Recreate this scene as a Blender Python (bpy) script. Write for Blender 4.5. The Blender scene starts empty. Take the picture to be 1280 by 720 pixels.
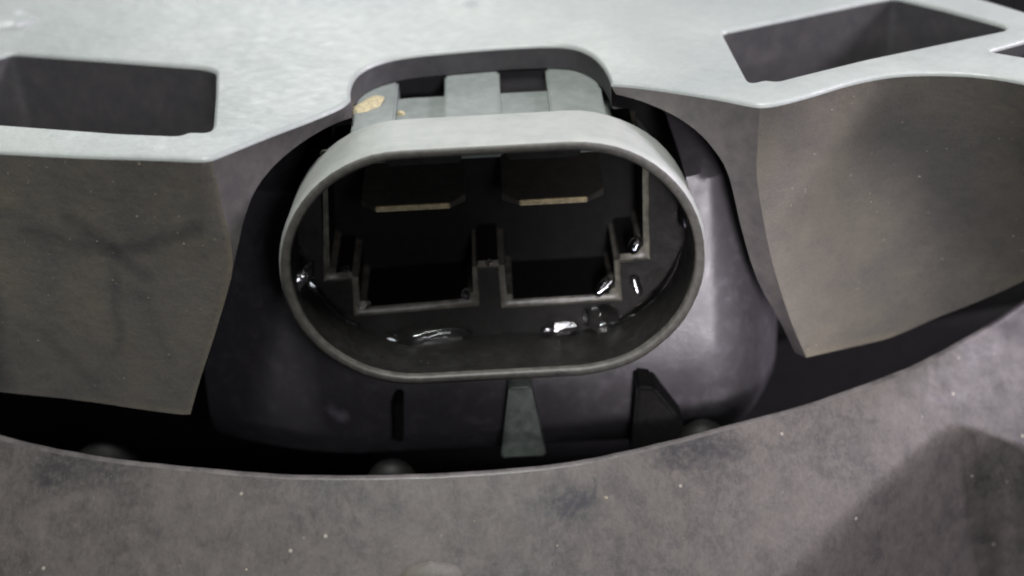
import bpy, bmesh, math, random
from mathutils import Vector, Matrix, noise

# ------------------------------------------------------------------ camera, world, lamps
MM = 0.001                                   # every table below is in millimetres
scene = bpy.context.scene
COL = scene.collection
cam_data = bpy.data.cameras.new('camera')
cam = bpy.data.objects.new('camera', cam_data)
COL.objects.link(cam)
R = Vector((0.99862953, -0.02457024, -0.04620991))
U = Vector((0.05233596, 0.46882817, 0.88173754))
F = Vector((0.0, 0.88294759, -0.46947156))
cam.matrix_world = Matrix(((R.x, U.x, -F.x, 0.0017232729), (R.y, U.y, -F.y, -0.14706858),
                           (R.z, U.z, -F.z, 0.07486321), (0, 0, 0, 1)))
cam_data.sensor_width = 36.0
cam_data.lens = 36.0 * 2200 / 1280
cam_data.clip_start = 0.005
cam_data.clip_end = 20.0
cam_data.dof.use_dof = True
cam_data.dof.focus_distance = 0.1665
cam_data.dof.aperture_fstop = 17.0
scene.camera = cam

world = bpy.data.worlds.new('World')
scene.world = world
world.use_nodes = True
bg = world.node_tree.nodes['Background']
bg.inputs['Color'].default_value = (0.86, 0.84, 1.0, 1)
bg.inputs['Strength'].default_value = 0.035

def area_lamp(name, loc, target, size, energy, colour, size_y=None):
    d = bpy.data.lights.new(name, 'AREA')
    d.energy = energy
    d.color = colour
    d.size = size
    if size_y:
        d.shape = 'RECTANGLE'
        d.size_y = size_y
    o = bpy.data.objects.new(name, d)
    COL.objects.link(o)
    o.location = loc
    o.rotation_euler = (Vector(target) - Vector(loc)).to_track_quat('-Z', 'Y').to_euler()
    return o

# work lamps overhead and right; added fills at rear, front and barrel
area_lamp('overhead_work_lamp', (-0.01, -0.11, 0.42), (0, 0.0, 0.0), 0.12, 3.5, (0.975, 1.0, 0.97))
area_lamp('rear_sheen_fill', (-0.06, 0.42, 0.20), (-0.01, 0.03, 0.0), 0.14, 0.36, (0.95, 1.0, 0.98))  # added lamp, for a sheen across the plate
area_lamp('side_work_lamp', (0.22, 0.03, 0.11), (0.05, 0.0, -0.015), 0.05, 0.8, (0.95, 0.88, 1.0), 0.04)
area_lamp('front_glint_fill', (0.030, -0.155, 0.062), (0.005, 0.0, -0.008), 0.030, 0.060, (0.96, 0.95, 1.0), 0.022)  # added front light that makes the water glint
td = bpy.data.lights.new('barrel_patch_fill', 'SPOT')  # added spot, aimed to brighten the patch on the barrel
td.energy = 4.0
td.color = (1.0, 0.95, 1.0)
td.spot_size = math.radians(11.5)
td.spot_blend = 1.0
td.shadow_soft_size = 0.016
patch_fill = bpy.data.objects.new('barrel_patch_fill', td)
COL.objects.link(patch_fill)
patch_fill.location = (0.030, -0.17, 0.050)
patch_fill.rotation_euler = (Vector((0.0255, 0.008, -0.010)) - patch_fill.location).to_track_quat('-Z', 'Y').to_euler()

scene.view_settings.view_transform = 'Standard'
scene.view_settings.look = 'None'
scene.view_settings.exposure = 0.0
scene.view_settings.gamma = 1.0
scene.view_settings.use_curve_mapping = False
scene.render.engine = 'CYCLES'
scene.cycles.use_denoising = True
scene.cycles.max_bounces = 8
scene.cycles.filter_width = 2.0

# ------------------------------------------------------------------ measured outlines (mm)
EDGE_LEFT = [ (-55.45, 4.94, 12.60), (-49.80, 3.26, 12.60), (-44.35, 2.00, 12.60), (-36.66, 0.09, 12.60), (-29.18, -1.42, 12.60), (-25.48, -2.26, 12.60), (-24.44, -2.04, 12.60)]
EDGE_WING_LEFT = [ (-24.44, -2.04, 12.60), (-23.48, -1.09, 12.60), (-22.18, 0.18, 12.60), (-19.53, 2.79, 12.60), (-16.09, 5.96, 12.60), (-13.64, 8.59, 12.60), (-12.76, 10.50, 12.60)]
EDGE_NOTCH = [ (-12.76, 10.50, 12.60), (-12.90, 13.01, 12.60), (-12.73, 15.54, 12.60), (-12.06, 17.85, 12.60), (-10.56, 19.86, 12.60), (-7.95, 21.30, 12.60), (-3.50, 22.02, 12.60), (1.38, 22.45, 12.60), (6.27, 22.42, 12.60), (9.07, 21.53, 12.60), (10.79, 19.20, 12.60), (11.69, 16.14, 12.60), (12.11, 13.25, 12.60), (12.25, 10.89, 12.60)]
EDGE_WING_RIGHT = [ (12.25, 10.89, 12.60), (14.92, 9.88, 12.60), (18.53, 7.93, 12.60), (22.04, 5.82, 12.60), (24.41, 4.10, 12.60), (25.44, 3.56, 12.60)]
EDGE_RIGHT = [ (25.44, 3.56, 12.60), (26.94, 3.74, 12.60), (30.17, 5.27, 12.60), (34.37, 7.73, 12.60), (38.46, 9.22, 12.60), (42.29, 9.30, 12.60), (46.59, 8.25, 12.60), (50.45, 5.83, 12.60), (55.03, 1.38, 12.60), (59.40, -4.90, 12.60)]
EDGE_BACK = [ (68.27, 5.52, 12.60), (62.46, 15.06, 12.60), (56.02, 24.14, 12.60), (50.91, 31.63, 12.60), (40.59, 44.58, 12.60), (19.46, 60.93, 12.60), (-20.06, 71.61, 12.60), (-66.86, 76.60, 12.60), (-78.66, 55.75, 12.60), (-67.17, 22.93, 12.60)]
HOLE_LEFT = [ (-49.31, 28.40, 12.60), (-38.09, 24.61, 12.60), (-28.16, 21.09, 12.60), (-26.78, 19.77, 12.60), (-25.99, 12.77, 12.60), (-25.26, 5.08, 12.60), (-25.54, 3.78, 12.60), (-27.37, 4.22, 12.60), (-28.14, 3.38, 12.60), (-33.83, 4.70, 12.60), (-45.85, 8.44, 12.60), (-50.82, 10.10, 12.60), (-52.56, 12.35, 12.60), (-52.25, 25.31, 12.60)]
HOLE_RIGHT = [ (24.48, 23.44, 12.60), (33.10, 27.01, 12.60), (40.40, 30.18, 12.60), (43.89, 31.45, 12.60), (48.06, 26.90, 12.60), (52.78, 20.99, 12.60), (52.56, 19.59, 12.60), (47.40, 17.58, 12.60), (37.04, 13.51, 12.60), (29.44, 9.89, 12.60), (27.93, 9.06, 12.60), (26.73, 9.65, 12.60), (25.49, 9.00, 12.60), (25.16, 9.88, 12.60)]
HOLE_CORNER = [ (49.19, 14.13, 12.60), (55.27, 17.31, 12.60), (60.93, 10.41, 12.60), (60.63, 4.98, 12.60), (53.46, 11.08, 12.60)]
WALL_LEFT_EDGE = [ (-24.42, -2.04, 12.13), (-24.22, -1.81, 8.22), (-23.87, -1.66, 4.07), (-24.03, -1.51, 1.10), (-25.00, -1.36, -1.87), (-26.70, -1.14, -6.20), (-28.74, -0.84, -11.13), (-30.21, -0.69, -15.04)]
WALL_LEFT_BOTTOM = [ (-62.70, 6.29, -12.12), (-55.35, 4.82, -13.37), (-49.49, 3.35, -13.76), (-41.72, 1.82, -14.23), (-34.48, 0.30, -14.93), (-31.26, -0.46, -15.12), (-30.21, -0.69, -15.04)]
WING_LEFT_ARCH = [ (-12.79, 10.47, 10.55), (-14.22, 8.93, 10.69), (-16.00, 7.01, 10.53), (-17.92, 4.95, 10.05), (-19.92, 2.81, 9.08), (-21.55, 1.06, 7.53), (-22.65, -0.12, 5.29), (-23.33, -0.85, 3.22), (-24.03, -1.51, 1.10)]
WALL_RIGHT_EDGE = [ (25.45, 3.56, 12.12), (25.32, 3.71, 8.54), (25.33, 3.86, 5.19), (25.97, 4.01, 1.06), (27.12, 4.23, -4.45), (29.07, 4.53, -10.96), (30.84, 4.76, -15.51)]
WALL_RIGHT_BOTTOM = [ (30.84, 4.76, -15.51), (35.57, 7.46, -16.24), (40.36, 9.56, -16.50), (45.31, 10.68, -15.07), (49.24, 10.68, -13.51), (53.73, 9.93, -10.87), (59.60, 9.18, -7.11), (65.23, 6.56, -1.75)]
WING_RIGHT_ARCH = [ (12.67, 10.66, 11.44), (14.87, 9.44, 11.15), (17.76, 7.83, 10.24), (19.90, 6.64, 8.98), (21.55, 5.72, 7.22), (22.84, 5.00, 4.82), (24.28, 5.36, -1.38), (25.88, 5.51, -6.81), (28.35, 5.81, -11.99), (29.94, 6.11, -15.68)]
LIP = [ (-83.60, 22.59, -17.25), (-65.01, 10.30, -17.25), (-49.65, 1.32, -17.25), (-39.32, -3.11, -17.25), (-29.61, -6.10, -17.25), (-21.02, -8.13, -17.25), (-13.42, -9.11, -17.25), (-4.03, -9.45, -17.25), (5.38, -8.72, -17.25), (13.08, -6.84, -17.25), (21.06, -3.94, -17.25), (29.31, -0.81, -17.25), (38.02, 3.34, -17.25), (46.67, 9.21, -17.25), (56.54, 17.86, -17.25), (71.87, 33.05, -17.25), (96.94, 61.92, -17.25)]
CAVITY = [ (-15.26, 7.50, 8.38), (-16.22, 7.50, -4.91), (-13.44, 7.50, -4.90), (-13.56, 7.50, -8.95), (-2.17, 7.50, -8.54), (-2.09, 7.50, -4.41), (1.07, 7.50, -4.42), (1.17, 7.50, -8.92), (12.05, 7.50, -8.84), (11.98, 7.50, -4.53), (14.90, 7.50, -4.34), (14.65, 7.50, 7.09)]

# ------------------------------------------------------------------ materials
def new_mat(name):
    m = bpy.data.materials.new(name)
    m.use_nodes = True
    return m, m.node_tree.nodes, m.node_tree.links, m.node_tree.nodes['Principled BSDF']

class G:
    """tiny helper for building node graphs in millimetre object space"""
    def __init__(s, name):
        s.m, s.n, s.l, s.p = new_mat(name)
        tc = s.n.new('ShaderNodeNewGeometry')
        mp = s.n.new('ShaderNodeMapping')
        mp.inputs['Scale'].default_value = (1000, 1000, 1000)
        s.l.new(tc.outputs['Position'], mp.inputs['Vector'])
        s.co = mp.outputs['Vector']
    def stretch(s, sc, rot=(0, 0, 0)):
        mp = s.n.new('ShaderNodeMapping')
        mp.inputs['Scale'].default_value = sc
        mp.inputs['Rotation'].default_value = rot
        s.l.new(s.co, mp.inputs['Vector'])
        return mp.outputs['Vector']
    def noise(s, scale, detail=4, rough=0.55, dist=0.0, co=None, out='Fac'):
        t = s.n.new('ShaderNodeTexNoise')
        t.inputs['Scale'].default_value = scale
        t.inputs['Detail'].default_value = detail
        t.inputs['Roughness'].default_value = rough
        t.inputs['Distortion'].default_value = dist
        s.l.new(co or s.co, t.inputs['Vector'])
        return t.outputs[out]
    def voro(s, scale, feature='F1', co=None):
        t = s.n.new('ShaderNodeTexVoronoi')
        t.feature = feature
        t.inputs['Scale'].default_value = scale
        s.l.new(co or s.co, t.inputs['Vector'])
        return t.outputs['Distance']
    def ramp(s, fac, stops):
        r = s.n.new('ShaderNodeValToRGB')
        e = r.color_ramp.elements
        while len(e) < len(stops):
            e.new(0.5)
        for i, (p, c) in enumerate(stops):
            e[i].position = p
            e[i].color = (c, c, c, 1) if isinstance(c, (int, float)) else (*c, 1)
        s.l.new(fac, r.inputs['Fac'])
        return r.outputs['Color']
    def mix(s, fac, a, b, mode='MIX'):
        x = s.n.new('ShaderNodeMix')
        x.data_type = 'RGBA'
        x.blend_type = mode
        for k, v in ((0, fac), (6, a), (7, b)):
            if isinstance(v, (int, float)):
                x.inputs[k].default_value = v if k == 0 else (v, v, v, 1)
            elif isinstance(v, tuple):
                x.inputs[k].default_value = (*v, 1)
            else:
                s.l.new(v, x.inputs[k])
        return x.outputs[2]
    def math(s, op, a, b=0.0, clamp=False):
        x = s.n.new('ShaderNodeMath')
        x.operation = op
        x.use_clamp = clamp
        for k, v in ((0, a), (1, b)):
            if isinstance(v, (int, float)):
                x.inputs[k].default_value = v
            else:
                s.l.new(v, x.inputs[k])
        return x.outputs[0]
    def spot(s, centre, radius, squash=(1, 1, 1), edge=0.5, wob=2.0, wscale=0.6):
        """a stain with a ragged shape of its own, round a point in mm"""
        nz = s.noise(wscale, 5, 0.6, out='Color')
        v = s.n.new('ShaderNodeVectorMath'); v.operation = 'SUBTRACT'
        s.l.new(nz, v.inputs[0]); v.inputs[1].default_value = (0.5, 0.5, 0.5)
        w = s.n.new('ShaderNodeVectorMath'); w.operation = 'SCALE'
        s.l.new(v.outputs[0], w.inputs[0]); w.inputs['Scale'].default_value = wob * 2
        a = s.n.new('ShaderNodeVectorMath'); a.operation = 'ADD'
        s.l.new(s.co, a.inputs[0]); s.l.new(w.outputs[0], a.inputs[1])
        d = s.n.new('ShaderNodeVectorMath'); d.operation = 'SUBTRACT'
        s.l.new(a.outputs[0], d.inputs[0]); d.inputs[1].default_value = centre
        q = s.n.new('ShaderNodeVectorMath'); q.operation = 'MULTIPLY'
        s.l.new(d.outputs[0], q.inputs[0]); q.inputs[1].default_value = squash
        ln = s.n.new('ShaderNodeVectorMath'); ln.operation = 'LENGTH'
        s.l.new(q.outputs[0], ln.inputs[0])
        return s.ramp(s.math('DIVIDE', ln.outputs['Value'], radius), [(0, 1.0), (max(0.01, 1 - edge) * 0.5, 1.0), (0.5, 0.0)]) \
            if False else s.ramp(s.math('MULTIPLY', ln.outputs['Value'], 0.5 / radius), [(0, 1.0), (0.5 * (1 - edge), 1.0), (0.5, 0.0)])
    def stroke(s, a, b, width, wob=1.0, wscale=0.35, taper=1.0):
        """a mark along the segment a-b (mm), with a wavering edge"""
        nz = s.noise(wscale, 5, 0.65, out='Color')
        def vm(op, x, y=None, out=0):
            n = s.n.new('ShaderNodeVectorMath'); n.operation = op
            for k, v in ((0, x), (1, y)):
                if v is None: continue
                if isinstance(v, (tuple, Vector)): n.inputs[k].default_value = tuple(v)
                else: s.l.new(v, n.inputs[k])
            return n.outputs['Value'] if out else n.outputs[0]
        w = s.n.new('ShaderNodeVectorMath'); w.operation = 'SCALE'
        s.l.new(vm('SUBTRACT', nz, (0.5, 0.5, 0.5)), w.inputs[0]); w.inputs['Scale'].default_value = wob * 2
        p = vm('SUBTRACT', vm('ADD', s.co, w.outputs[0]), a)
        ab = Vector(b) - Vector(a)
        t = s.math('MULTIPLY', vm('DOT_PRODUCT', p, ab, 1), 1.0 / ab.length_squared, clamp=True)
        q = s.n.new('ShaderNodeVectorMath'); q.operation = 'SCALE'
        q.inputs[0].default_value = ab
        s.l.new(t, q.inputs['Scale'])
        d = vm('LENGTH', vm('SUBTRACT', p, q.outputs[0]), None, 1)
        return s.ramp(s.math('MULTIPLY', d, 0.5 / width), [(0, 1.0), (0.12, 0.8), (0.5, 0.0)])
    def bump(s, *layers):
        prev = None
        for h, dist in layers:
            b = s.n.new('ShaderNodeBump')
            b.inputs['Strength'].default_value = 1.0
            b.inputs['Distance'].default_value = dist * MM
            s.l.new(h, b.inputs['Height'])
            if prev is not None:
                s.l.new(prev, b.inputs['Normal'])
            prev = b.outputs['Normal']
        s.l.new(prev, s.p.inputs['Normal'])
    def set(s, col=None, rough=None, **kw):
        for k, v in (('Base Color', col), ('Roughness', rough)):
            if v is None:
                continue
            if isinstance(v, tuple):
                s.p.inputs[k].default_value = (*v, 1)
            elif isinstance(v, (int, float)):
                s.p.inputs[k].default_value = v
            else:
                s.l.new(v, s.p.inputs[k])
        for k, v in kw.items():
            s.p.inputs[k.replace('_', ' ')].default_value = v
        return s.m

def mat_plate():
    g = G('weathered_plastic')
    big = g.ramp(g.noise(0.045, 5, 0.6, 0.6), [(0.35, 0.0), (0.68, 1.0)])
    mid = g.ramp(g.noise(0.35, 6, 0.65), [(0.3, 0.0), (0.7, 1.0)])
    fine = g.ramp(g.noise(4.0, 4, 0.7), [(0.3, 0.0), (0.7, 1.0)])
    c = g.mix(big, (0.190, 0.206, 0.203), (0.255, 0.268, 0.259))
    c = g.mix(g.math('MULTIPLY', mid, 0.25), c, (0.19, 0.205, 0.208))
    c = g.mix(g.math('MULTIPLY', fine, 0.22), c, (0.33, 0.33, 0.315))
    scr = g.ramp(g.noise(1.0, 3, 0.5, 0.3, g.stretch((0.5, 6.0, 3.0), (0, 0, 0.6))), [(0.66, 0.0), (0.74, 1.0)])
    c = g.mix(g.math('MULTIPLY', scr, 0.25), c, (0.38, 0.39, 0.38))
    rub = g.spot((-14.0, 44.0, 12.6), 9.0, (0.8, 1.0, 0.3), 0.8, 3.5, 0.25)
    c = g.mix(g.math('MULTIPLY', rub, 0.35), c, (0.15, 0.17, 0.185))
    rub2 = g.spot((-1.0, 36.0, 12.6), 1.0, (1, .6, .3), 0.6, 0.8, 1.0)
    c = g.mix(g.math('MULTIPLY', rub2, 0.5), c, (0.12, 0.13, 0.14))
    g.bump((g.noise(0.12, 3, 0.5), 0.35), (g.noise(9.0, 3, 0.6), 0.012), (g.noise(1.2, 4, 0.6), 0.05))
    r = g.ramp(g.noise(0.8, 4), [(0.3, 0.34), (0.7, 0.54)])
    return g.set(c, r)

def mat_wall():
    """same plastic where road dust has settled on the upright faces"""
    g = G('dusty_plastic')
    big = g.ramp(g.noise(0.10, 5, 0.62, 0.0), [(0.32, 0.0), (0.66, 1.0)])
    mid = g.ramp(g.noise(0.7, 7, 0.75, 0.0), [(0.32, 0.0), (0.68, 1.0)])
    fine = g.ramp(g.noise(5.0, 4, 0.75), [(0.3, 0.0), (0.72, 1.0)])
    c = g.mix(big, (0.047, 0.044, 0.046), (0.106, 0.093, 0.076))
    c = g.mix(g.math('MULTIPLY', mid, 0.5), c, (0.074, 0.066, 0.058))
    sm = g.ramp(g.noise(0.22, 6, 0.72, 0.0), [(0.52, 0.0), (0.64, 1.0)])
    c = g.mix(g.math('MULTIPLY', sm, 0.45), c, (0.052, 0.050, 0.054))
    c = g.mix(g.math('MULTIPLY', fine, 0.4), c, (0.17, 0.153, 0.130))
    lin = g.ramp(g.noise(1.0, 5, 0.7, 0.2, g.stretch((0.25, 0.25, 3.5), (0, 0.25, 0))), [(0.55, 0.0), (0.72, 1.0)])
    c = g.mix(g.math('MULTIPLY', lin, 0.22), c, (0.16, 0.14, 0.115))
    for p0, p1, wd, amt in WALL_DUST:
        c = g.mix(g.math('MULTIPLY', g.stroke(p0, p1, wd, 0.25, 0.8), amt), c, (0.21, 0.175, 0.115))
    for p0, p1, wd, amt in WALL_SMEARS_AND_SHADE:
        c = g.mix(g.math('MULTIPLY', g.stroke(p0, p1, wd, 1.6, 0.28), amt), c, (0.030, 0.029, 0.033))
    sp = g.ramp(g.voro(0.55), [(0.03, 1.0), (0.07, 0.0)])
    c = g.mix(g.math('MULTIPLY', sp, 0.5), c, (0.30, 0.265, 0.215))
    g.bump((g.noise(8.0, 4, 0.7), 0.010), (g.noise(0.7, 4, 0.55), 0.06))
    return g.set(c, 0.72, Specular_IOR_Level=0.35)

def mat_ring():
    g = G('dusty_ring_plastic')
    fib = g.ramp(g.noise(1.0, 6, 0.7, 1.2, g.stretch((1.6, 0.9, 0.9), (0, 0, 0.4))), [(0.46, 0.0), (0.56, 1.0)])
    big = g.ramp(g.noise(0.09, 6, 0.65, 0.2), [(0.33, 0.0), (0.67, 1.0)])
    mid = g.ramp(g.noise(0.42, 8, 0.72, 0.15), [(0.42, 0.0), (0.60, 1.0)])
    fine = g.ramp(g.noise(2.6, 6, 0.78), [(0.45, 0.0), (0.66, 1.0)])
    c = g.mix(big, (0.029, 0.026, 0.027), (0.062, 0.054, 0.050))
    c = g.mix(g.math('MULTIPLY', mid, 0.5), c, (0.082, 0.070, 0.065))
    c = g.mix(g.math('MULTIPLY', fine, 0.18), c, (0.11, 0.098, 0.092))
    c = g.mix(g.math('MULTIPLY', fib, 0.14), c, (0.14, 0.122, 0.116))
    blot = g.ramp(g.noise(0.30, 6, 0.7, 0.2), [(0.56, 0.0), (0.66, 1.0)])
    c = g.mix(g.math('MULTIPLY', blot, 0.5), c, (0.030, 0.026, 0.029))
    for ctr, rad, sq, amt in RING_STAINS:
        c = g.mix(g.math('MULTIPLY', g.math('MULTIPLY', g.spot(ctr, rad * 1.15, sq, 0.6, 1.5, 0.9), g.ramp(g.noise(1.5, 6, 0.75), [(0.38, 0.25), (0.56, 1.0)])), amt), c, (0.016, 0.0145, 0.018))
    for p0, p1, wd in (((3.8, -12.6, -20.8), (5.6, -11.4, -19.4), 0.45), ((4.8, -13.0, -21.2), (6.6, -11.6, -19.6), 0.4), ((5.8, -13.0, -21.3), (7.6, -11.4, -19.5), 0.45), ((4.2, -12.0, -20.2), (7.9, -11.8, -20.0), 0.4), ((8.2, -11.6, -19.8), (8.6, -10.4, -18.6), 0.35)):
        c = g.mix(g.math('MULTIPLY', g.stroke(p0, p1, wd, 0.7, 0.9), 0.8), c, (0.014, 0.013, 0.019))
    sp = g.ramp(g.voro(0.32), [(0.035, 1.0), (0.075, 0.0)])
    c = g.mix(g.math('MULTIPLY', sp, 0.75), c, (0.26, 0.235, 0.20))
    g.bump((g.noise(6.0, 4, 0.7), 0.012), (g.noise(0.6, 4, 0.55), 0.04))
    return g.set(c, g.ramp(g.noise(0.5, 4), [(0.3, 0.45), (0.7, 0.62)]), Specular_IOR_Level=0.3)

def mat_shell():
    g = G('pale_dusted_connector_plastic')
    mid = g.ramp(g.noise(0.5, 6, 0.65), [(0.32, 0.0), (0.68, 1.0)])
    fine = g.ramp(g.noise(5, 4, 0.7), [(0.3, 0.0), (0.7, 1.0)])
    c = g.mix(mid, (0.215, 0.225, 0.215), (0.265, 0.27, 0.255))
    c = g.mix(g.math('MULTIPLY', fine, 0.25), c, (0.17, 0.17, 0.16))
    sp = g.ramp(g.voro(0.8), [(0.025, 1.0), (0.05, 0.0)])
    c = g.mix(g.math('MULTIPLY', sp, 0.6), c, (0.42, 0.40, 0.34))
    g.bump((g.noise(9, 4, 0.7), 0.018), (g.noise(1.0, 5, 0.6), 0.07))
    return g.set(c, 0.52)

def mat_black(name, base, lift, rough, wet=0.0):
    g = G(name)
    f = g.ramp(g.noise(1.6, 6, 0.7), [(0.4, 0.0), (0.72, 1.0)])
    c = g.mix(g.math('MULTIPLY', f, 0.6), base, lift)
    g.bump((g.noise(7, 4, 0.7), 0.015), (g.noise(0.9, 4, 0.6), 0.06))
    r = g.ramp(g.noise(0.6, 4), [(0.35, max(0.1, rough - 0.12)), (0.7, rough + 0.1)])
    return g.set(c, r, Coat_Weight=wet, Coat_Roughness=0.12, Specular_IOR_Level=0.3)

def mat_barrel():
    g = G('smooth_dark_housing_plastic')
    sc = g.ramp(g.noise(0.6, 6, 0.7, 0.4), [(0.5, 0.0), (0.75, 1.0)])
    c = g.mix(sc, (0.050, 0.046, 0.051), (0.085, 0.079, 0.088))
    for p0, p1, wd, amt in (((-17.2, 6.3, -20.2), (-16.4, 6.3, -20.6), 1.0, 0.8), ((-7.0, 5.8, -16.5), (9.0, 5.8, -16.0), 1.3, 0.5), ((-4.0, 5.5, -21.5), (-1.5, 5.5, -22.0), 0.9, 0.4)):
        c = g.mix(g.math('MULTIPLY', g.stroke(p0, p1, wd, 0.8, 0.8), amt), c, (0.24, 0.22, 0.26))
    g.bump((g.noise(5, 4, 0.7), 0.02), (g.noise(0.35, 3, 0.5), 0.06))
    return g.set(c, g.ramp(g.noise(0.5, 4), [(0.3, 0.32), (0.7, 0.48)]))

def mat_simple(name, c1, c2, rough, metal=0.0, scale=1.5, spec=0.5):
    g = G(name)
    c = g.mix(g.ramp(g.noise(scale, 6, 0.7), [(0.35, 0.0), (0.65, 1.0)]), c1, c2)
    g.bump((g.noise(scale * 5, 4, 0.7), 0.02))
    return g.set(c, rough, Metallic=metal, Specular_IOR_Level=spec)

def mat_water():
    m, n, l, p = new_mat('water')
    p.inputs['Base Color'].default_value = (1, 1, 1, 1)
    p.inputs['Roughness'].default_value = 0.0
    p.inputs['IOR'].default_value = 1.42
    p.inputs['Transmission Weight'].default_value = 1.0
    return m

WALL_DUST = [((-24.4, -2.0, 12.0), (-24.2, -1.75, 6.0), 0.45, 0.25), ((-24.1, -1.6, 6.0), (-24.1, -1.5, 1.0), 0.5, 0.30),
             ((-24.2, -1.5, 1.0), (-26.8, -1.1, -6.3), 0.5, 0.25), ((-27.0, -1.1, -6.5), (-30.2, -0.7, -15.0), 0.5, 0.23),
             ((-30.2, -0.7, -15.0), (-41.7, 1.8, -14.2), 0.6, 0.17), ((30.8, 4.8, -15.4), (40.4, 9.6, -16.4), 0.7, 0.23),
             ((40.4, 9.6, -16.4), (53.7, 9.9, -10.45), 0.8, 0.17), ((-49.0, 3.0, 9.0), (-45.0, 2.2, 8.0), 2.2, 0.20)]
WALL_SMEARS_AND_SHADE = [((-35.0, 0.4, 2.4), (-26.5, -1.6, 5.6), 1.3, 0.58), ((-43.0, 1.9, 4.3), (-35.5, 0.5, 2.6), 1.3, 0.45),
               ((-39.0, 0.9, 5.8), (-32.5, 0.0, 0.0), 1.2, 0.48), ((-35.5, 0.5, 0.5), (-36.5, 0.6, -8.0), 1.0, 0.4),
               ((-43.5, 2.1, -7.0), (-39.5, 1.5, -12.0), 1.1, 0.3), ((-33.0, 0.0, -2.0), (-31.5, 0.0, -9.5), 0.9, 0.28),
               ((-49.8, 3.3, -2.0), (-50.2, 3.4, -12.0), 3.0, 0.95), ((40.0, 9.0, 6.0), (48.0, 9.0, -4.0), 6.0, 0.6)]  # this row: recess darkness and wall shade painted in, not smears
# ring stains: centre (mm), radius, squash, strength
RING_STAINS = [((5.9, -12.0, -20.0), 2.3, (0.75, 1, 1), 0.85), ((-43.3, -3.7, -18.5), 3.0, (0.8, 1, 1), 0.85),
               ((-37.5, -4.9, -17.7), 2.6, (0.5, 1, 1), 0.7),
               ((17.0, -7.3, -18.3), 2.2, (0.5, 1.4, 1.2), 0.85), ((20.8, -6.0, -18.2), 2.2, (0.45, 1.4, 1.2), 0.8)]
M = dict(plate=mat_plate(), wall=mat_wall(), ring=mat_ring(), shell=mat_shell(), barrel=mat_barrel(), water=mat_water(),
         insert=mat_black('wet_black_insert_plastic', (0.013, 0.0125, 0.012), (0.026, 0.024, 0.021), 0.40, 0.12),
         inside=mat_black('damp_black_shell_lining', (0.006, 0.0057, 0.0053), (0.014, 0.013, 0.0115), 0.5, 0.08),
         brass=mat_simple('tarnished_brass', (0.56, 0.47, 0.29), (0.30, 0.25, 0.16), 0.36, 0.5, 1.6),
         tin=mat_simple('dull_tinned_blade', (0.055, 0.052, 0.047), (0.10, 0.093, 0.083), 0.38, 0.5, 1.2),
         shaded=mat_simple('shaded_grey_plastic', (0.030, 0.028, 0.032), (0.048, 0.044, 0.046), 0.6, 0.0, 0.5),  # plate plastic darkened to put shade on pocket and notch walls
         wing=mat_simple('shaded_recess_plastic', (0.050, 0.045, 0.046), (0.078, 0.070, 0.066), 0.65, 0.0, 0.6),  # wall plastic darkened to paint shade onto the recess walls
         lip=mat_simple('rubbed_ring_edge', (0.040, 0.035, 0.036), (0.085, 0.075, 0.074), 0.42, 0.0, 0.45, 0.3),
         rib=mat_simple('grey_green_rib_plastic', (0.105, 0.119, 0.115), (0.145, 0.157, 0.149), 0.55, 0.0, 0.8),
         rim=mat_simple('worn_olive_rim', (0.034, 0.032, 0.029), (0.068, 0.064, 0.056), 0.5, 0.0, 1.1),
         lit_edge=mat_simple('highlit_olive_edge', (0.035, 0.033, 0.027), (0.15, 0.143, 0.115), 0.38, 0.0, 0.7),  # paler chamfers: highlights painted along the opening's edges
         cavity=mat_simple('cavity_shade_black', (0.004, 0.004, 0.004), (0.008, 0.0075, 0.007), 0.55, 0.0, 1.0, 0.15),  # insert plastic blackened, painting in the shade deep in the opening
         tab=mat_simple('grey_green_tab_plastic', (0.22, 0.245, 0.22), (0.10, 0.118, 0.107), 0.6, 0.0, 0.9),
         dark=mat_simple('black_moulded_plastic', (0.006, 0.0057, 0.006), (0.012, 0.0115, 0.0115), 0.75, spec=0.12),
         ground=mat_simple('dark_green_ground', (0.012, 0.02, 0.017), (0.02, 0.03, 0.026), 0.7, 0.0, 0.05),
         crumb=mat_simple('yellow_dirt_crumb', (0.36, 0.31, 0.19), (0.20, 0.17, 0.11), 0.85, 0.0, 3.0),
         dust=mat_simple('pale_dust', (0.28, 0.245, 0.19), (0.17, 0.145, 0.105), 0.9, 0.0, 1.0))

# ------------------------------------------------------------------ mesh helpers (mm in, metres out)
def root(name, loc, label, category):
    o = bpy.data.objects.new(name, None)
    o.empty_display_size = 0.005
    COL.objects.link(o)
    o.location = Vector(loc) * MM
    o['label'] = label
    o['category'] = category
    o['_loc'] = tuple(loc)
    return o

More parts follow.
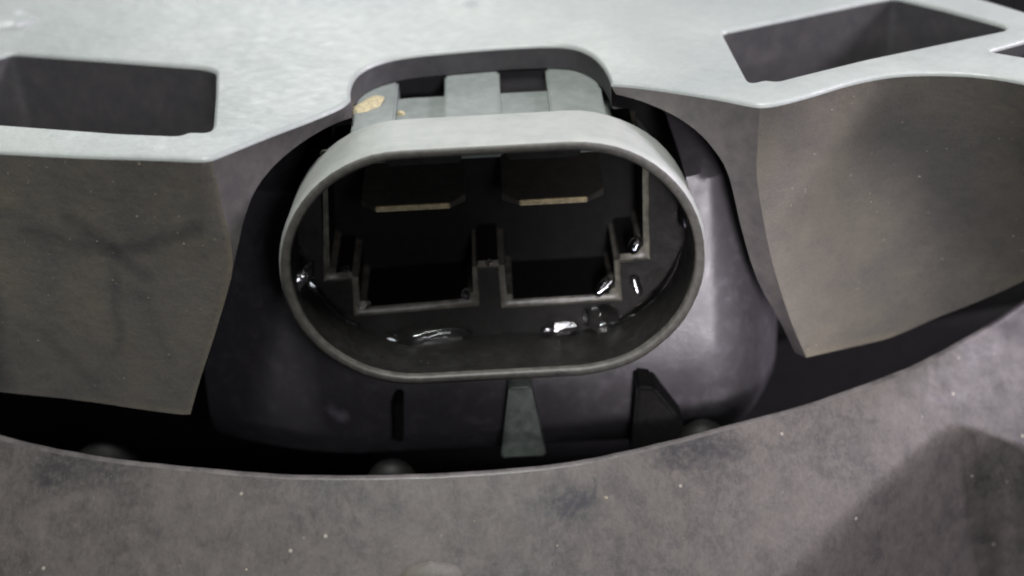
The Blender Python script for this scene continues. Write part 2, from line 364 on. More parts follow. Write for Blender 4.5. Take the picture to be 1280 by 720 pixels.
def mesh_obj(name, verts, faces, material, parent=None, smooth=True, angle=35, flip=False, bevel=None):
    off = Vector(parent['_loc']) if parent is not None and '_loc' in parent else Vector((0, 0, 0))
    me = bpy.data.meshes.new(name)
    me.from_pydata([(Vector(v) - off) * MM for v in verts], [], faces)
    bm = bmesh.new()
    bm.from_mesh(me)
    bmesh.ops.remove_doubles(bm, verts=bm.verts, dist=0.002 * MM)
    if flip is not None:
        bmesh.ops.recalc_face_normals(bm, faces=bm.faces)
    if flip:
        bmesh.ops.reverse_faces(bm, faces=bm.faces)
    if bevel:
        w, ang, segs = bevel
        es = [e for e in bm.edges if len(e.link_faces) == 2 and e.calc_face_angle(0) > math.radians(ang)]
        bmesh.ops.bevel(bm, geom=es, offset=w * MM, segments=segs, affect='EDGES', clamp_overlap=True)
    if smooth:
        for e in bm.edges:
            e.smooth = not (len(e.link_faces) == 2 and e.calc_face_angle(0) > math.radians(angle))
        for f in bm.faces:
            f.smooth = True
    bm.to_mesh(me)
    bm.free()
    for mt in ([material] if not isinstance(material, (list, tuple)) else material):
        me.materials.append(mt)
    o = bpy.data.objects.new(name, me)
    COL.objects.link(o)
    if parent is not None:
        o.parent = parent
        if '_loc' in parent:
            o['_loc'] = tuple(parent['_loc'])
    return o

def resample(pts, n, smooth=True):
    """even points along a polyline (optionally a Catmull-Rom curve through it)"""
    P = [Vector(p) for p in pts]
    if smooth:
        D = []
        for i in range(len(P) - 1):
            p0, p1, p2, p3 = P[max(i - 1, 0)], P[i], P[i + 1], P[min(i + 2, len(P) - 1)]
            for k in range(12):
                t = k / 12
                D.append(0.5 * ((2 * p1) + (p2 - p0) * t + (2 * p0 - 5 * p1 + 4 * p2 - p3) * t * t
                                + (3 * p1 - p0 - 3 * p2 + p3) * t ** 3))
        D.append(P[-1])
        P = D
    L = [0.0]
    for a, b in zip(P, P[1:]):
        L.append(L[-1] + (b - a).length)
    out, j = [], 0
    for k in range(n):
        s = L[-1] * k / (n - 1)
        while j < len(P) - 2 and L[j + 1] < s:
            j += 1
        t = (s - L[j]) / max(1e-9, L[j + 1] - L[j])
        out.append(P[j].lerp(P[j + 1], min(1, max(0, t))))
    return out

def coons(top, bottom, left, right):
    n, m = len(top), len(left)
    g = []
    for j in range(m):
        v = j / (m - 1)
        row = []
        for i in range(n):
            u = i / (n - 1)
            p = top[i] * (1 - v) + bottom[i] * v + left[j] * (1 - u) + right[j] * u
            p -= top[0] * (1 - u) * (1 - v) + top[-1] * u * (1 - v) + bottom[0] * (1 - u) * v + bottom[-1] * u * v
            row.append(p)
        g.append(row)
    return g

def sheet(g, back):
    """grid of points -> closed thin wall, thickened along the vector 'back' (or a function of the point)"""
    m, n = len(g), len(g[0])
    V = [p for r in g for p in r]
    V = V + [p + (back(p) if callable(back) else Vector(back)) for p in V]
    N = m * n
    Fc = []
    for j in range(m - 1):
        for i in range(n - 1):
            a, b, c, d = j * n + i, j * n + i + 1, (j + 1) * n + i + 1, (j + 1) * n + i
            Fc += [(a, b, c, d), (N + d, N + c, N + b, N + a)]
    bd = [i for i in range(n)] + [j * n + n - 1 for j in range(1, m)] + [(m - 1) * n + i for i in range(n - 2, -1, -1)] \
        + [j * n for j in range(m - 2, 0, -1)]
    for a, b in zip(bd, bd[1:] + bd[:1]):
        Fc.append((b, a, N + a, N + b))
    return V, Fc

def box(x0, x1, y0, y1, z0, z1):
    V = [(x, y, z) for z in (z0, z1) for y in (y0, y1) for x in (x0, x1)]
    return V, [(0, 2, 3, 1), (4, 5, 7, 6), (0, 1, 5, 4), (2, 6, 7, 3), (0, 4, 6, 2), (1, 3, 7, 5)]

def join(*parts):
    V, Fc = [], []
    for v, f in parts:
        k = len(V)
        V += list(v)
        Fc += [tuple(i + k for i in q) for q in f]
    return V, Fc

def rrect(w, h, r, cx=0, cz=0, seg=14):
    """rounded rectangle in XZ, anticlockwise from the front"""
    pts = []
    for k, (sx, sz) in enumerate(((1, 1), (-1, 1), (-1, -1), (1, -1))):
        for s in range(seg + 1):
            a = math.pi / 2 * (k + s / seg)
            pts.append((cx + sx * (w / 2 - r) + r * math.cos(a), cz + sz * (h / 2 - r) + r * math.sin(a)))
    return pts

def loft(rings, closed=True):
    n = len(rings[0])
    V = [p for r in rings for p in r]
    Fc = []
    for j in range(len(rings) - 1):
        for i in range(n if closed else n - 1):
            k = (i + 1) % n
            Fc.append((j * n + i, j * n + k, (j + 1) * n + k, (j + 1) * n + i))
    return V, Fc

# ------------------------------------------------------------------ ground far below, seen past the housing's corner
V, Fc = [(-400, -300, -70), (400, -300, -70), (400, 700, -70), (-400, 700, -70)], [(0, 1, 2, 3)]
g = mesh_obj('ground', V, Fc, M['ground'], smooth=False)
g['kind'] = 'structure'

# ------------------------------------------------------------------ motor housing
ZP = 12.6
hous = root('motor_housing', (0, 5, -24), 'weathered grey plastic motor housing with rectangular pockets around the oval connector', 'housing')

eL, eWL, eN = resample(EDGE_LEFT, 40), resample(EDGE_WING_LEFT, 24), resample(EDGE_NOTCH, 60)
eWR, eR = resample(EDGE_WING_RIGHT, 24), resample(EDGE_RIGHT, 50)
eB = resample([EDGE_RIGHT[-1]] + EDGE_BACK + [EDGE_LEFT[0]], 40)
outline = []
for e in (eL, eWL, eN, eWR, eR, eB):
    outline += e[:-1]
nN0 = len(eL) - 1 + len(eWL) - 1
nN1 = nN0 + len(eN) - 1

def loop_normals(loop):
    """2D normals pointing to the right-hand side of travel"""
    out = []
    n = len(loop)
    for i in range(n):
        t = (loop[(i + 1) % n] - loop[i - 1])
        t.z = 0
        t.normalize()
        out.append(Vector((t.y, -t.x, 0)))
    return out

def area2(loop):
    return sum(a.x * b.y - b.x * a.y for a, b in zip(loop, loop[1:] + loop[:1]))

RAD = 0.42
def rounded_loop(loop, outward):
    """rings from the flat top down over a rounded edge; outward = +1 for the outer outline, -1 for a hole"""
    s = 1 if area2(loop) > 0 else -1
    nrm = loop_normals(loop)
    rings = []
    for k in range(5):
        a = math.pi / 2 * k / 4
        rings.append([Vector((p.x, p.y, ZP)) - nn * (s * outward) * RAD * (1 - math.sin(a)) + Vector((0, 0, -RAD * (1 - math.cos(a))))
                      for p, nn in zip(loop, nrm)])
    return rings

holes = []
for tab in (HOLE_LEFT, HOLE_RIGHT, HOLE_CORNER):
    P = [Vector(p) for p in tab]
    loop = []
    for i, p in enumerate(P):                       # small rounding of every corner of the opening
        a, b = P[i - 1], P[(i + 1) % len(P)]
        ra = min(0.8, (a - p).length * 0.4)
        rb = min(0.8, (b - p).length * 0.4)
        q0, q1 = p + (a - p).normalized() * ra, p + (b - p).normalized() * rb
        for k in range(5):
            t = k / 4
            loop.append(q0 * (1 - t) ** 2 + p * 2 * t * (1 - t) + q1 * t * t)
    holes.append(loop)

bm = bmesh.new()
off = Vector(hous['_loc'])
def addloop(loop):
    vs = [bm.verts.new((p - off) * MM) for p in loop]
    es = [bm.edges.new((vs[i], vs[(i + 1) % len(vs)])) for i in range(len(vs))]
    return vs, es
all_e = []
ring_sets = []
for loop, sgn in [(outline, 1)] + [(h, -1) for h in holes]:
    rings = rounded_loop(loop, sgn)
    vs, es = addloop(rings[0])
    all_e += es
    ring_sets.append((vs, rings))
bmesh.ops.triangle_fill(bm, use_beauty=True, edges=all_e)
bad = [f for f in bm.faces if any(
    (lambda c, L: sum(1 for a, b in zip(L, L[1:] + L[:1]) if (a.y > c.y) != (b.y > c.y)
                      and c.x < (b.x - a.x) * (c.y - a.y) / (b.y - a.y) + a.x) % 2)(f.calc_center_median() / MM + off, h)
    for h in holes)]
bmesh.ops.delete(bm, geom=bad, context='FACES_ONLY')
for q, (vs, rings) in enumerate(ring_sets):
    prev = vs
    n = len(vs)
    for r in rings[1:]:
        cur = [bm.verts.new((p - off) * MM) for p in r]
        for i in range(n):
            k = (i + 1) % n
            bm.faces.new((prev[i], prev[k], cur[k], cur[i]))
        prev = cur
    if q == 0:                                      # the plate's own thickness shows in the notch and along the back
        s = 1 if area2(outline) > 0 else -1
        nrm = loop_normals(outline)
        for deep, back in ((2.6, 0.0), (2.6, 3.0)):
            cur = {}
            idx = [i for i in range(n) if i >= nN1 + len(eWR) + len(eR) - 2 or i == 0]
            for i in idx:
                p = outline[i]
                cur[i] = bm.verts.new((Vector((p.x, p.y, ZP - deep)) - nrm[i] * s * back - off) * MM)
            for i in idx:
                k = (i + 1) % n
                if k in cur:
                    bm.faces.new((prev[i], prev[k], cur[k], cur[i]))
            prev = cur
bmesh.ops.recalc_face_normals(bm, faces=bm.faces)
for f in bm.faces:
    f.smooth = True
for e in bm.edges:
    e.smooth = not (len(e.link_faces) == 2 and e.calc_face_angle(0) > math.radians(32))
me = bpy.data.meshes.new('top_plate')
bm.to_mesh(me)
bm.free()
me.materials.append(M['plate'])
plate = bpy.data.objects.new('top_plate', me)
COL.objects.link(plate)
plate.parent = hous
plate['_loc'] = hous['_loc']

tN = [(eN[min(i + 1, len(eN) - 1)] - eN[max(i - 1, 0)]).normalized() for i in range(len(eN))]
rowsN = [[p + Vector((0, 0, -RAD - (2.6 - RAD) * k / 4)) for p in eN] for k in range(5)]
rowsN.append([p + Vector((-t.y, t.x, 0)) * 0.25 + Vector((0, 0, -2.75)) for p, t in zip(eN, tN)])
rowsN.append([p + Vector((-t.y, t.x, 0)) * 3.0 + Vector((0, 0, -2.8)) for p, t in zip(eN, tN)])
mesh_obj('notch_edge', *loft(rowsN, False), M['shaded'], hous)
for h, depth in zip(holes, (11.0, 11.0, 9.0)):       # pocket linings
    c = sum(h, Vector()) / len(h)
    rings = []
    for k in range(9):
        t = k / 8
        rings.append([Vector((p.x, p.y, ZP - RAD)) + (c - p) * 0.05 * t * Vector((1, 1, 0)).length / 1.414
                      + Vector((0, 0, -depth * t)) for p in h])
    V, Fc = loft(rings)
    b0 = (len(rings) - 1) * len(h)
    V.append(c + Vector((0, 0, -depth - RAD)))
    Fc += [(b0 + i, b0 + (i + 1) % len(h), len(V) - 1) for i in range(len(h))]
    mesh_obj('pocket', V, Fc, M['shaded'], hous)

# upright front walls and the angled walls of the recess
drop = Vector((0, 0, -RAD))
topL = [p + drop for p in eL]
rightL = resample([topL[-1]] + WALL_LEFT_EDGE[1:], 40)
botL = resample(WALL_LEFT_BOTTOM, 40)
leftL = [topL[0].lerp(botL[0], k / 39) for k in range(40)]
gL = coons(topL, botL, leftL, rightL)
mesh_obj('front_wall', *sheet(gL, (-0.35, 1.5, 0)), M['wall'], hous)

topR = [p + drop for p in eR]
leftR = resample([topR[0]] + WALL_RIGHT_EDGE[1:], 40)
botR = resample(WALL_RIGHT_BOTTOM, 50)
rightR = [topR[-1].lerp(botR[-1], k / 39) for k in range(40)]
gR = coons(topR, botR, leftR, rightR)
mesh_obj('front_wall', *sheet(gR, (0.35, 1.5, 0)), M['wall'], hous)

# left recess wall: from the notch along the plate edge and down the corner, in to the arch
k335 = min(range(40), key=lambda k: abs(rightL[k].z - 5.26))
outer = resample([p + drop for p in reversed(eWL)], 26, False) + resample(rightL[:k335 + 1], 16, False)[1:]
inner = resample(WING_LEFT_ARCH, len(outer))
g_ = [[o.lerp(i, r / 9) for o, i in zip(outer, inner)] for r in range(10)]
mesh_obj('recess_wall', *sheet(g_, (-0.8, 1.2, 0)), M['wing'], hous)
outer = resample([p + drop for p in eWR], 22, False) + resample(leftR, 30, False)[1:]
inner = resample(WING_RIGHT_ARCH, len(outer))
g_ = [[o.lerp(i, r / 9) for o, i in zip(outer, inner)] for r in range(10)]
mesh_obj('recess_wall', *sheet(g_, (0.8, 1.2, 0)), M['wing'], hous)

# barrel of the motor behind the connector, leaning back towards the top
def barrel_y(x, z):
    t = min(1.0, max(0.0, (8.0 - z) / 31.0))
    r_ = min(1.0, max(0.0, (x - 8.0) / 14.0))
    l_ = max(0.0, -x - 12.0)
    return 13.6 - (8.5 + 1.2 * r_) * t + max(0.0, x - 21.5) ** 2 / 6.0 + l_ ** 2 / 60.0 + max(0.0, z - 2.0) * 4.0 \
        + max(0.0, -16.5 + 2.5 * r_ - z) ** 2 * 0.028
CX, CZ = 0.05, -1.1
W, H, RR, TH = 40.8, 25.7, 12.75, 1.05
def in_poly(c, L):
    return sum(1 for p, q in zip(L, L[1:] + L[:1]) if (p[1] > c[1]) != (q[1] > c[1])
               and c[0] < (q[0] - p[0]) * (c[1] - p[1]) / (q[1] - p[1]) + p[0]) % 2 == 1
bore = rrect(W - 1.2, H - 1.2, RR - 0.6, CX, CZ, 40)
rows = []
for k in range(25):
    row = []
    for x, z in bore:
        dx, dz = x - CX, z - CZ
        q = min(((30.0 if dx > 0 else 31.0) / abs(dx)) if dx else 1e9, ((12.5 if dz > 0 else 25.0) / abs(dz)) if dz else 1e9)
        px, pz = x + (CX + dx * q - x) * k / 24, z + (CZ + dz * q - z) * k / 24
        row.append((px, barrel_y(px, pz), pz))
    rows.append(row)
mesh_obj('barrel', *loft(rows), M['barrel'], hous)
# added sheet blocking light from behind, and the dark gutter floor
LIPS = resample(LIP, 420)
blocker = [[Vector((x, 36 + 0.002 * x * x, z)) for x in range(-95, 96, 5)] for z in (9.6, 0, -16, -33)]
mesh_obj('light_block_sheet', *sheet(blocker, (0, 2.0, 0)), M['dark'], hous)
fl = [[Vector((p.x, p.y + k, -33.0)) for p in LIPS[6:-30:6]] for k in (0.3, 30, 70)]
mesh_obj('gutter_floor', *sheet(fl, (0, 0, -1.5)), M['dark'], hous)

# small mouldings standing in the gutter against the barrel
def prism(poly, y0, y1):
    n = len(poly)
    V = [(x, y0, z) for x, z in poly] + [(x, y1, z) for x, z in poly]
    Fc = [tuple(range(n)), tuple(range(2 * n - 1, n - 1, -1))] + [(i, n + i, n + (i + 1) % n, (i + 1) % n) for i in range(n)]
    return V, Fc
mesh_obj('tab', *prism([(-0.3, -25.0), (4.3, -25.0), (3.1, -16.6), (0.9, -16.6)], 3.6, 11.5), M['tab'], hous, bevel=(0.25, 30, 2))
mesh_obj('pin', *prism([(-10.95, -22.5), (-10.15, -22.5), (-9.8, -17.8), (-10.7, -17.8)], 3.9, 10.5), M['dark'], hous, bevel=(0.15, 30, 2))
mesh_obj('triangular_rib', *prism([(12.9, -25.0), (18.8, -25.0), (18.2, -21.2), (15.4, -16.9), (13.6, -16.6)], 2.6, 13.5), M['dark'], hous, bevel=(0.3, 30, 2))
def dome(cx, cy, cz, rx, rz, ry):
    rings = []
    for k in range(9):
        a = math.pi / 2 * k / 8
        rings.append([(cx + rx * math.cos(a) * math.cos(b), cy + ry * math.cos(a) * math.sin(b), cz + rz * math.sin(a))
                      for b in [2 * math.pi * i / 28 for i in range(28)]])
    return loft(rings)
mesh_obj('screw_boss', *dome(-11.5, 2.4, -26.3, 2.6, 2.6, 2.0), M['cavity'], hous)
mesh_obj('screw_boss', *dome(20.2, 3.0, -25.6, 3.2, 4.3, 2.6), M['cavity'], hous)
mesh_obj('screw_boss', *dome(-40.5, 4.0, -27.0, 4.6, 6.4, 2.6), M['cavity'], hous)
# raised ridge on the plate at the far left
rg = [[Vector((-55.5 + 7.2 * i / 16, 36.0 + 0.16 * i + 2.3 * math.cos(a) * min(1, (16.4 - i) / 5), 12.5 + 1.4 * math.sin(a) * min(1, (16.2 - i) / 5)))
       for a in [math.pi * k / 12 for k in range(13)]] for i in range(17)]
mesh_obj('ridge', *loft(rg, False), M['plate'], hous)

# ------------------------------------------------------------------ oval two-blade connector
con = root('electrical_connector', (CX, 6.0, CZ - 13), 'open oval two-blade connector socket, pale dusted outside and wet black inside', 'connector')
def ring_at(inset, y, dz=0.0, w=W, h=H, r=RR):
    return [(x, y, z + dz) for x, z in rrect(w - 2 * inset, h - 2 * inset, max(0.3, r - inset), CX, CZ)]
def wav(ring, amp, seed):
    out = []
    for x, y, z in ring:
        q = noise.noise(Vector((x * 0.25 + seed, z * 0.25, y * 0.1)))
        out.append((x, y + amp * q, z + amp * 0.6 * q))
    return out
# outside and rim lip
prof = [(1.3, 8.6), (0.75, 8.35), (0.6, 7.9), (0.45, 5.0), (0.28, 2.2), (0.2, 1.3), (0.22, 0.85), (0.30, 0.5), (0.45, 0.2)]
mesh_obj('shell', *loft([wav(ring_at(i, y), 0.10, 3.1) for i, y in prof]), M['shell'], con, angle=60)
prof = [(0.45, 0.2), (0.58, 0.06), (0.75, 0.0), (1.12, -0.01), (1.26, 0.05), (1.34, 0.2), (1.36, 0.7)]
mesh_obj('rim', *loft([wav(ring_at(i, y), 0.10, 3.1) for i, y in prof]), M['rim'], con, angle=60)
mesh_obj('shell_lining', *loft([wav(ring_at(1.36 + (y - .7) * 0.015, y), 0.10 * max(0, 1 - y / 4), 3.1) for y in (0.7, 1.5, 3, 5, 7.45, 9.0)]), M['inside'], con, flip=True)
# the narrower root that runs back under the plate, with the collar's back face
mesh_obj('root_sleeve', *loft([ring_at(1.3, 8.6), ring_at(2.75, 8.65), ring_at(2.75, 10.0), ring_at(2.75, 18.6), ring_at(3.1, 18.9), ring_at(9.0, 19.0)]), M['rib'], con, angle=30)
for x0, x1 in ((-12.9, -8.75), (-4.0, 1.55), (6.3, 11.6)):
    mesh_obj('locating_rib', *box(x0, x1, 8.3, 26.0, 6.5, 9.85), M['rib'], con, bevel=(0.22, 30, 2))

mesh_obj('slot_back', *box(-12.0, 11.0, 23.0, 23.8, 4.0, 9.6), M['shaded'], con)
# insert: a thick plug filling the shell, with one stepped opening
outer = [(x, z) for x, z in rrect(W - 2 * 1.25, H - 2 * 1.25, RR - 1.25, CX, CZ)]
cav = [(p[0], p[2]) for p in CAVITY]
cav[0] = (-15.3, 7.9); cav[-1] = (14.9, 7.8)
bm = bmesh.new()
co = Vector(con['_loc'])
def lp(pts, y):
    vs = [bm.verts.new((Vector((x, y, z)) - co) * MM) for x, z in pts]
    return vs, [bm.edges.new((vs[i], vs[(i + 1) % len(vs)])) for i in range(len(vs))]
YF, YB = 7.5, 16.4
vo, eo = lp(outer, YF)
vc, ec = lp(cav, YF)
bmesh.ops.triangle_fill(bm, use_beauty=True, edges=eo + ec)
def inside(c, L):
    return sum(1 for a, b in zip(L, L[1:] + L[:1]) if (a[1] > c[1]) != (b[1] > c[1])
               and c[0] < (b[0] - a[0]) * (c[1] - a[1]) / (b[1] - a[1]) + a[0]) % 2 == 1
bad = []
for f in bm.faces:
    c = f.calc_center_median() / MM + co
    if inside((c.x, c.z), cav):
        bad.append(f)
bmesh.ops.delete(bm, geom=bad, context='FACES_ONLY')
vb, eb = lp(cav, YB)
edge_front = []
for i in range(len(vc)):
    k = (i + 1) % len(vc)
    bm.faces.new((vc[i], vc[k], vb[k], vb[i]))
bm.faces.new(vb)
bm.edges.ensure_lookup_table()
bev = [e for e in bm.edges if e.verts[0] in vc and e.verts[1] in vc and len(e.link_faces) == 2
       and e.calc_face_angle(0) > 0.5]
bev += [e for e in bm.edges if (e.verts[0] in vc and e.verts[1] in vb) or (e.verts[1] in vc and e.verts[0] in vb)]
bmesh.ops.bevel(bm, geom=bev, offset=0.6 * MM, segments=3, affect='EDGES', clamp_overlap=False, material=1)
bmesh.ops.recalc_face_normals(bm, faces=bm.faces)
if sum(f.normal.y * f.calc_area() for f in bm.faces if f.calc_center_median().y < (YF + 0.3 - co.y) * MM) > 0:
    bmesh.ops.reverse_faces(bm, faces=bm.faces)
for f in bm.faces:
    f.smooth = True
for e in bm.edges:
    e.smooth = not (len(e.link_faces) == 2 and e.calc_face_angle(0) > math.radians(35))
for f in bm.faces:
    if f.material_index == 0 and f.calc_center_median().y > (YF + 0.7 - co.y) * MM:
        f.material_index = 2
me = bpy.data.meshes.new('insert')
bm.to_mesh(me); bm.free()
me.materials.append(M['insert'])
me.materials.append(M['lit_edge'])
me.materials.append(M['cavity'])
ins = bpy.data.objects.new('insert', me)
COL.objects.link(ins)
ins.parent = con
ins['_loc'] = con['_loc']

# keys hanging from the shell's roof in front of each blade
for x0, x1 in ((-9.6, -2.4), (1.9, 8.9)):
    mesh_obj('polarising_key', *box(x0, x1, 5.8, 8.4, 7.2, 10.6), M['inside'], con, bevel=(0.25, 30, 2))
# two flat blade terminals with chamfered tips
for xc, wt, wb, z in ((-7.3, 7.2, 10.0, 3.45), (6.1, 6.6, 9.8, 3.35)):
    t0, t1 = wt / 2, wb / 2
    y0, ych, yb = 4.5, 6.2, 16.2
    hz = 0.42
    V, Fc = [], []
    out = [(-t0, y0, 0.55), (t0, y0, 0.55), (t1, ych, 1), (t1, yb, 1), (-t1, yb, 1), (-t1, ych, 1)]
    V = [(xc + x, y, z - hz * s_) for x, y, s_ in out] + [(xc + x, y, z + hz * s_) for x, y, s_ in out]
    Fc = [tuple(range(5, -1, -1)), tuple(range(6, 12))] + [(i, (i + 1) % 6, 6 + (i + 1) % 6, 6 + i) for i in range(6)]
    tm = mesh_obj('terminal', V, Fc, M['tin'], con, bevel=(0.08, 30, 2))
    tip = mesh_obj('bare_tip', *box(xc - t0 + 0.05, xc + t0 - 0.05, y0 - 0.05, y0 + 0.35, z - 0.27, z + 0.27), M['brass'], tm, bevel=(0.07, 30, 2))

# ------------------------------------------------------------------ shroud ring in front
ring = root('shroud_ring', (0, -20, -25), 'dusty purple-grey curved plastic shroud ring in front of the gap', 'shroud')
SL = math.tan(math.radians(48))
ZL = -17.25                                        # height of the ring's lip
RP = [(0.0, ZL - 12.0), (0.0, ZL - 6.0), (0.0, ZL - 1.3), (0.03, ZL - 0.7), (0.16, ZL - 0.25), (0.40, ZL - 0.02), (0.68, ZL - 0.02), (0.95, ZL - 0.2)]
d = 1.4
while d < 46:
    RP.append((d, ZL - 0.2 - SL * (d - 0.95) * (0.92 + 0.0015 * d)))
    d += 0.3 if d < 18 else 1.5
LN = []
for i, p in enumerate(LIPS):
    t = (LIPS[min(i + 1, len(LIPS) - 1)] - LIPS[max(i - 1, 0)]).normalized()
    LN.append(Vector((t.y, -t.x, 0)))
# blend the outward direction towards -Y so that the sheet never folds on the inside of the bend
LN = [(n * 0.55 + Vector((0.12 * n.x, -0.45, 0))).normalized() for n in LN]
rg = []
for dd, z in RP:
    row = []
    for i, (p, n) in enumerate(zip(LIPS, LN)):
        v = Vector((p.x, p.y, 0)) + n * dd
        v.z = z
        if dd > 0.1:
            v.z += 0.16 * noise.noise(Vector((v.x * 0.09, v.y * 0.12, 2.0))) + 0.05 * noise.noise(Vector((v.x * 0.5, v.y * 0.5, 7.0)))
        row.append(v)
    rg.append(row)
# a deep recess at the right: sharp far edge P-Q, rolled-over left edge P-L
PP, QQ, LL = Vector((46.7, 1.4)), Vector((54.0, 2.5)), Vector((27.0, -14.2))
def sstep(t):
    t = min(1, max(0, t))
    return t * t * (3 - 2 * t)
def side(p, a, b):
    e = (b - a).normalized()
    return e.x * (p.y - a.y) - e.y * (p.x - a.x)
drops = []
for row in rg:
    dr = []
    for v in row:
        p = Vector((v.x, v.y))
        s1, s2 = -side(p, PP, QQ), side(p, PP, LL)
        k = sstep(s1 / 0.3) * sstep((s2 + 1.0) / 3.5) if s1 > 0 and v.z < ZL - 1.0 else 0.0
        k *= 18.0 * (1 - 0.5 * sstep((s1 - 3.0) / 9.0))
        v.z -= k
        dr.append(k)
    drops.append(dr)
mesh_obj('lip', *loft(rg[:8], False), M['lip'], ring, angle=70)
V, Fc = loft(rg[7:], False)
mesh_obj('ring_surface', V, Fc, M['ring'], ring, angle=50)

def ring_z(x, y):
    best = None
    for row in rg[7:]:
        for v in row:
            q = (v.x - x) ** 2 + (v.y - y) ** 2
            if best is None or q < best[0]:
                best = (q, v)
    return best[1].z

# small rounded moulding mark at the bottom of the ring
zb = -22.6
b_ = [[Vector((-6.9 + 3.0 * math.cos(b) * math.cos(a), -17.6 + 1.8 * math.sin(b) * math.cos(a), zb - 0.9 + 1.7 * math.sin(a) - 0.3 * math.sin(b)))
       for b in [2 * math.pi * i / 28 for i in range(28)]] for a in [math.pi / 2 * k / 8 for k in range(9)]]
mesh_obj('moulding_boss', *loft(b_), M['wall'], ring)

# ------------------------------------------------------------------ water inside the connector
def blob(name, loc, size, normal, label, seed, lump=0.25, rotate=0.0):
    """a flattened drop whose face looks along 'normal'"""
    n = Vector(normal).normalized()
    q = n.to_track_quat('Z', 'Y')
    bm = bmesh.new()
    bmesh.ops.create_icosphere(bm, subdivisions=4, radius=1.0)
    for v in bm.verts:
        k = 1 + lump * noise.noise(v.co * 1.1 + Vector((seed, seed * 2.3, 0))) + 0.05 * noise.noise(v.co * 3.2 + Vector((0, seed, seed)))
        c = v.co * k
        x, y = c.x * math.cos(rotate) - c.y * math.sin(rotate) * size[1] / size[0], c.x * math.sin(rotate) * size[0] / size[1] + c.y * math.cos(rotate)
        v.co = q @ Vector((x * size[0], y * size[1], c.z * size[2])) * MM
    for f in bm.faces:
        f.smooth = True
    me = bpy.data.meshes.new(name)
    bm.to_mesh(me)
    bm.free()
    me.materials.append(M['water'])
    o = bpy.data.objects.new(name, me)
    COL.objects.link(o)
    o.location = Vector(loc) * MM
    o['label'] = label
    o['category'] = 'water drop'
    o['group'] = 'water left inside the connector'
    return o
HV = (0.01, -0.90, 0.43)                          # films lie so that they face the added front light
for a in (
    ((-6.2, 6.7, -12.0), (3.4, 0.85, 0.45), (0.12, -0.885, 0.45), 'long dark water puddle at the bottom of the socket, left of centre', 1.3, 0.35),
    ((-10.6, 6.7, -12.1), (0.8, 0.4, 0.07), (0.147, -0.885, 0.45), 'small sparkling water bead left of the long puddle', 2.1, 0.3),
    ((6.4, 6.5, -11.5), (1.8, 0.7, 0.08), (0.04, -0.9, 0.43), 'white-shining water film at the bottom of the socket, right of centre', 3.7, 0.3, 0.12),
    ((10.6, 6.9, -11.0), (1.9, 1.5, 0.7), (0.05, -0.87, 0.48), 'large round glinting water drop at lower right in the socket', 4.4, 0.25),
    ((-18.4, 3.2, -2.9), (1.7, 0.7, 0.3), (0.2, -0.885, 0.415), 'glittering water streak on the left inner wall of the shell', 5.9, 0.5, 0.9),
    ((-18.3, 2.4, -2.3), (0.7, 0.5, 0.06), (0.196, -0.885, 0.415), 'brightest water glint on the left inner wall of the shell', 15.2, 0.4, 0.6),
    ((-17.6, 3.4, -3.6), (0.7, 0.35, 0.06), (0.192, -0.885, 0.42), 'lower water glint on the left inner wall of the shell', 16.2, 0.4, 2.3),
    ((14.0, 7.2, -7.3), (0.5, 1.2, 0.09), HV, 'upright crescent water film right of the stepped opening', 6.2, 0.35, 0.2),
    ((11.0, 7.3, -7.5), (1.4, 0.6, 0.09), HV, 'slanting water film in the lower right corner of the opening', 7.8, 0.35, 0.75),
    ((14.0, 7.3, -3.2), (0.9, 0.55, 0.09), HV, 'water film sitting on the right step of the opening', 8.5, 0.4, 0.9),
    ((18.6, 5.4, 0.6), (0.35, 1.2, 0.09), (0.0, -0.9, 0.42), 'thin water run on the right inner wall of the shell', 9.1, 0.3),
    ((-14.6, 7.6, -4.3), (0.5, 0.35, 0.35), (0.03, -0.85, 0.5), 'tiny water bead on the left step of the opening', 10.3, 0.2),
    ((-13.0, 7.6, -8.4), (0.55, 0.5, 0.4), (0.03, -0.85, 0.5), 'tiny water bead in the lower left corner of the opening', 11.3, 0.2),
    ((-2.9, 7.7, -7.9), (0.45, 0.6, 0.4), (0.03, -0.85, 0.5), 'tiny water bead left of the middle divider', 12.3, 0.2),
    ((-0.4, 7.4, -4.3), (0.35, 0.35, 0.3), (0, -0.6, 0.8), 'tiny water bead on top of the middle divider', 13.3, 0.2),
    ((6.0, 0.2, -13.0), (0.5, 0.3, 0.3), (0, -0.6, 0.8), 'tiny water bead on the bottom rim of the shell', 14.3, 0.2)):
    blob('water_drop', a[0], a[1], a[2], a[3], a[4], a[5], a[6] if len(a) > 6 else 0.0)

def water_line(a0, a1, y, inset, rad, label, seed):
    """a thin bead of water lying along the seam between shell lining and insert"""
    base = rrect(W - 2 * inset, H - 2 * inset, RR - inset, CX, CZ, 60)
    n = len(base)
    ids = list(range(int(a0 * n), int(a1 * n)))
    rings = []
    for q, i in enumerate(ids):
        x, z = base[i % n]
        e = math.sin(math.pi * q / (len(ids) - 1)) ** 0.5
        r = rad * max(0.05, e) * (1 + 0.55 * noise.noise(Vector((q * 0.13, seed, 0))) + 0.35 * noise.noise(Vector((q * 0.45, seed, 3))))
        ctr = Vector((x, y, z))
        inw = (Vector((CX, y, CZ)) - ctr).normalized()
        rings.append([ctr + inw * (r * math.cos(a)) + Vector((0, r * 1.3 * math.sin(a), 0)) for a in [2 * math.pi * k / 12 for k in range(12)]])
    o = mesh_obj('wet_streak', *loft(rings), M['water'])
    o['label'] = label
    o['category'] = 'water'
    o['group'] = 'water left inside the connector'
water_line(0.50, 0.66, 7.1, 1.62, 0.42, 'thin wet line along the lower left seam inside the shell', 2.0)
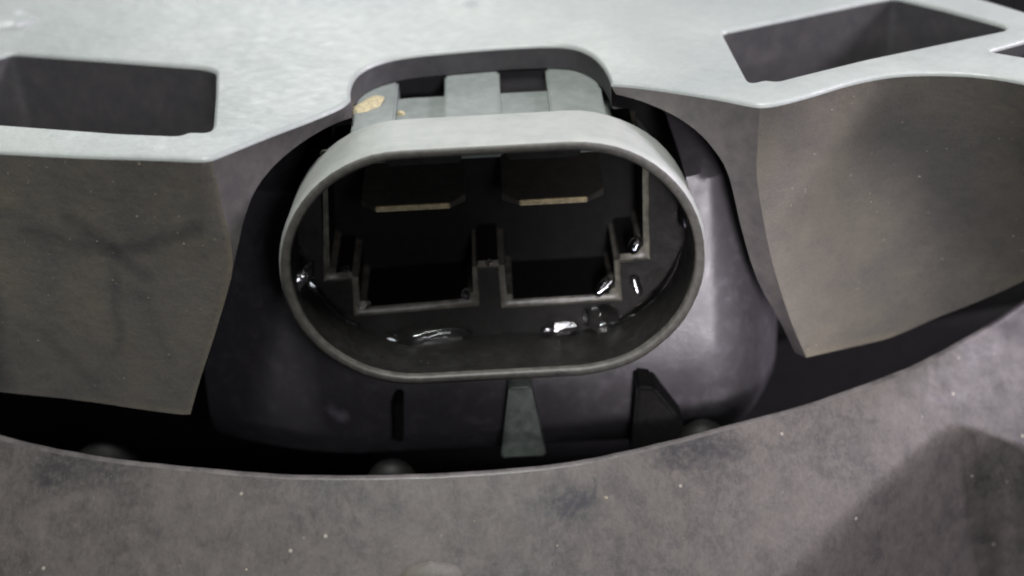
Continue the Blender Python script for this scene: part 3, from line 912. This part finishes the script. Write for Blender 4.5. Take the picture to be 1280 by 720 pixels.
water_line(0.80, 0.97, 7.1, 1.62, 0.38, 'thin wet line along the lower right seam inside the shell', 9.0)

# ------------------------------------------------------------------ crumbs of dirt
def crumb(loc, size, label, seed):
    bm = bmesh.new()
    bmesh.ops.create_icosphere(bm, subdivisions=3, radius=1.0)
    for v in bm.verts:
        k = 1 + 0.35 * noise.noise(v.co * 1.4 + Vector((seed, 0, seed))) + 0.2 * noise.noise(v.co * 3.5 + Vector((0, seed, 0)))
        v.co = Vector((v.co.x * size[0], v.co.y * size[1], v.co.z * size[2])) * k * MM
    me = bpy.data.meshes.new('dirt_crumb')
    bm.to_mesh(me)
    bm.free()
    me.materials.append(M['crumb'])
    o = bpy.data.objects.new('dirt_crumb', me)
    COL.objects.link(o)
    o.location = Vector(loc) * MM
    o['label'] = label
    o['category'] = 'dirt'
    o['group'] = 'crumbs of dirt'
    o.rotation_euler = (0.1, 0.1, seed - 0.9)
crumb((-11.5, 14.8, 9.85), (1.05, 2.0, 0.3), 'yellow dirt crumb on the leftmost rib behind the connector', 0.3)
crumb((-8.3, 14.5, 9.0), (0.35, 0.4, 0.35), 'small yellow dirt crumb beside the leftmost rib', 1.9)

# ------------------------------------------------------------------ loose dust
random.seed(5)
V, Fc = [], []
def speck(p, n, r):
    n = n.normalized()
    t = n.orthogonal().normalized()
    b = n.cross(t)
    k = len(V)
    m = random.randint(4, 6)
    a0 = random.random() * 6.3
    for i in range(m):
        a = a0 + 2 * math.pi * i / m
        rr = r * random.uniform(0.5, 1.2)
        V.append(p + t * rr * math.cos(a) + b * rr * math.sin(a) - n * 0.01)
    V.append(p + n * r * random.uniform(0.3, 0.7))
    Fc.extend((k + i, k + (i + 1) % m, k + m) for i in range(m))
def size():
    return min(0.26, 0.04 + random.expovariate(1 / 0.035))
for _ in range(90):
    x, y = random.uniform(-50, 48), random.uniform(-2, 65)
    if in_poly((x, y), [(p.x, p.y) for p in outline]) and not any(in_poly((x, y), [(p.x, p.y) for p in h]) for h in holes):
        speck(Vector((x, y, ZP)), Vector((0, 0, 1)), size())
for gr, nx, cnt in ((gL, 0.2, 70), (gR, -0.2, 60)):
    for _ in range(cnt):
        j, i = random.randrange(len(gr) - 1), random.randrange(len(gr[0]) - 1)
        speck(gr[j][i].lerp(gr[j + 1][i + 1], random.random()), Vector((nx, -1, 0.1)), size())
for _ in range(80):
    j, i = random.randrange(8, 66), random.randrange(60, 360)
    if drops[j][i] == 0 and drops[j + 1][i + 1] == 0:
        speck(rg[j][i].lerp(rg[j + 1][i + 1], random.random()), Vector((0.1, -0.6, 0.78)), size())
du = mesh_obj('dust_specks', V, Fc, M['dust'], smooth=False, flip=None)
du['kind'] = 'stuff'
du['label'] = 'pale dust specks scattered over housing and ring'
du['category'] = 'dust'

for o in bpy.data.objects:
    if '_loc' in o:
        del o['_loc']
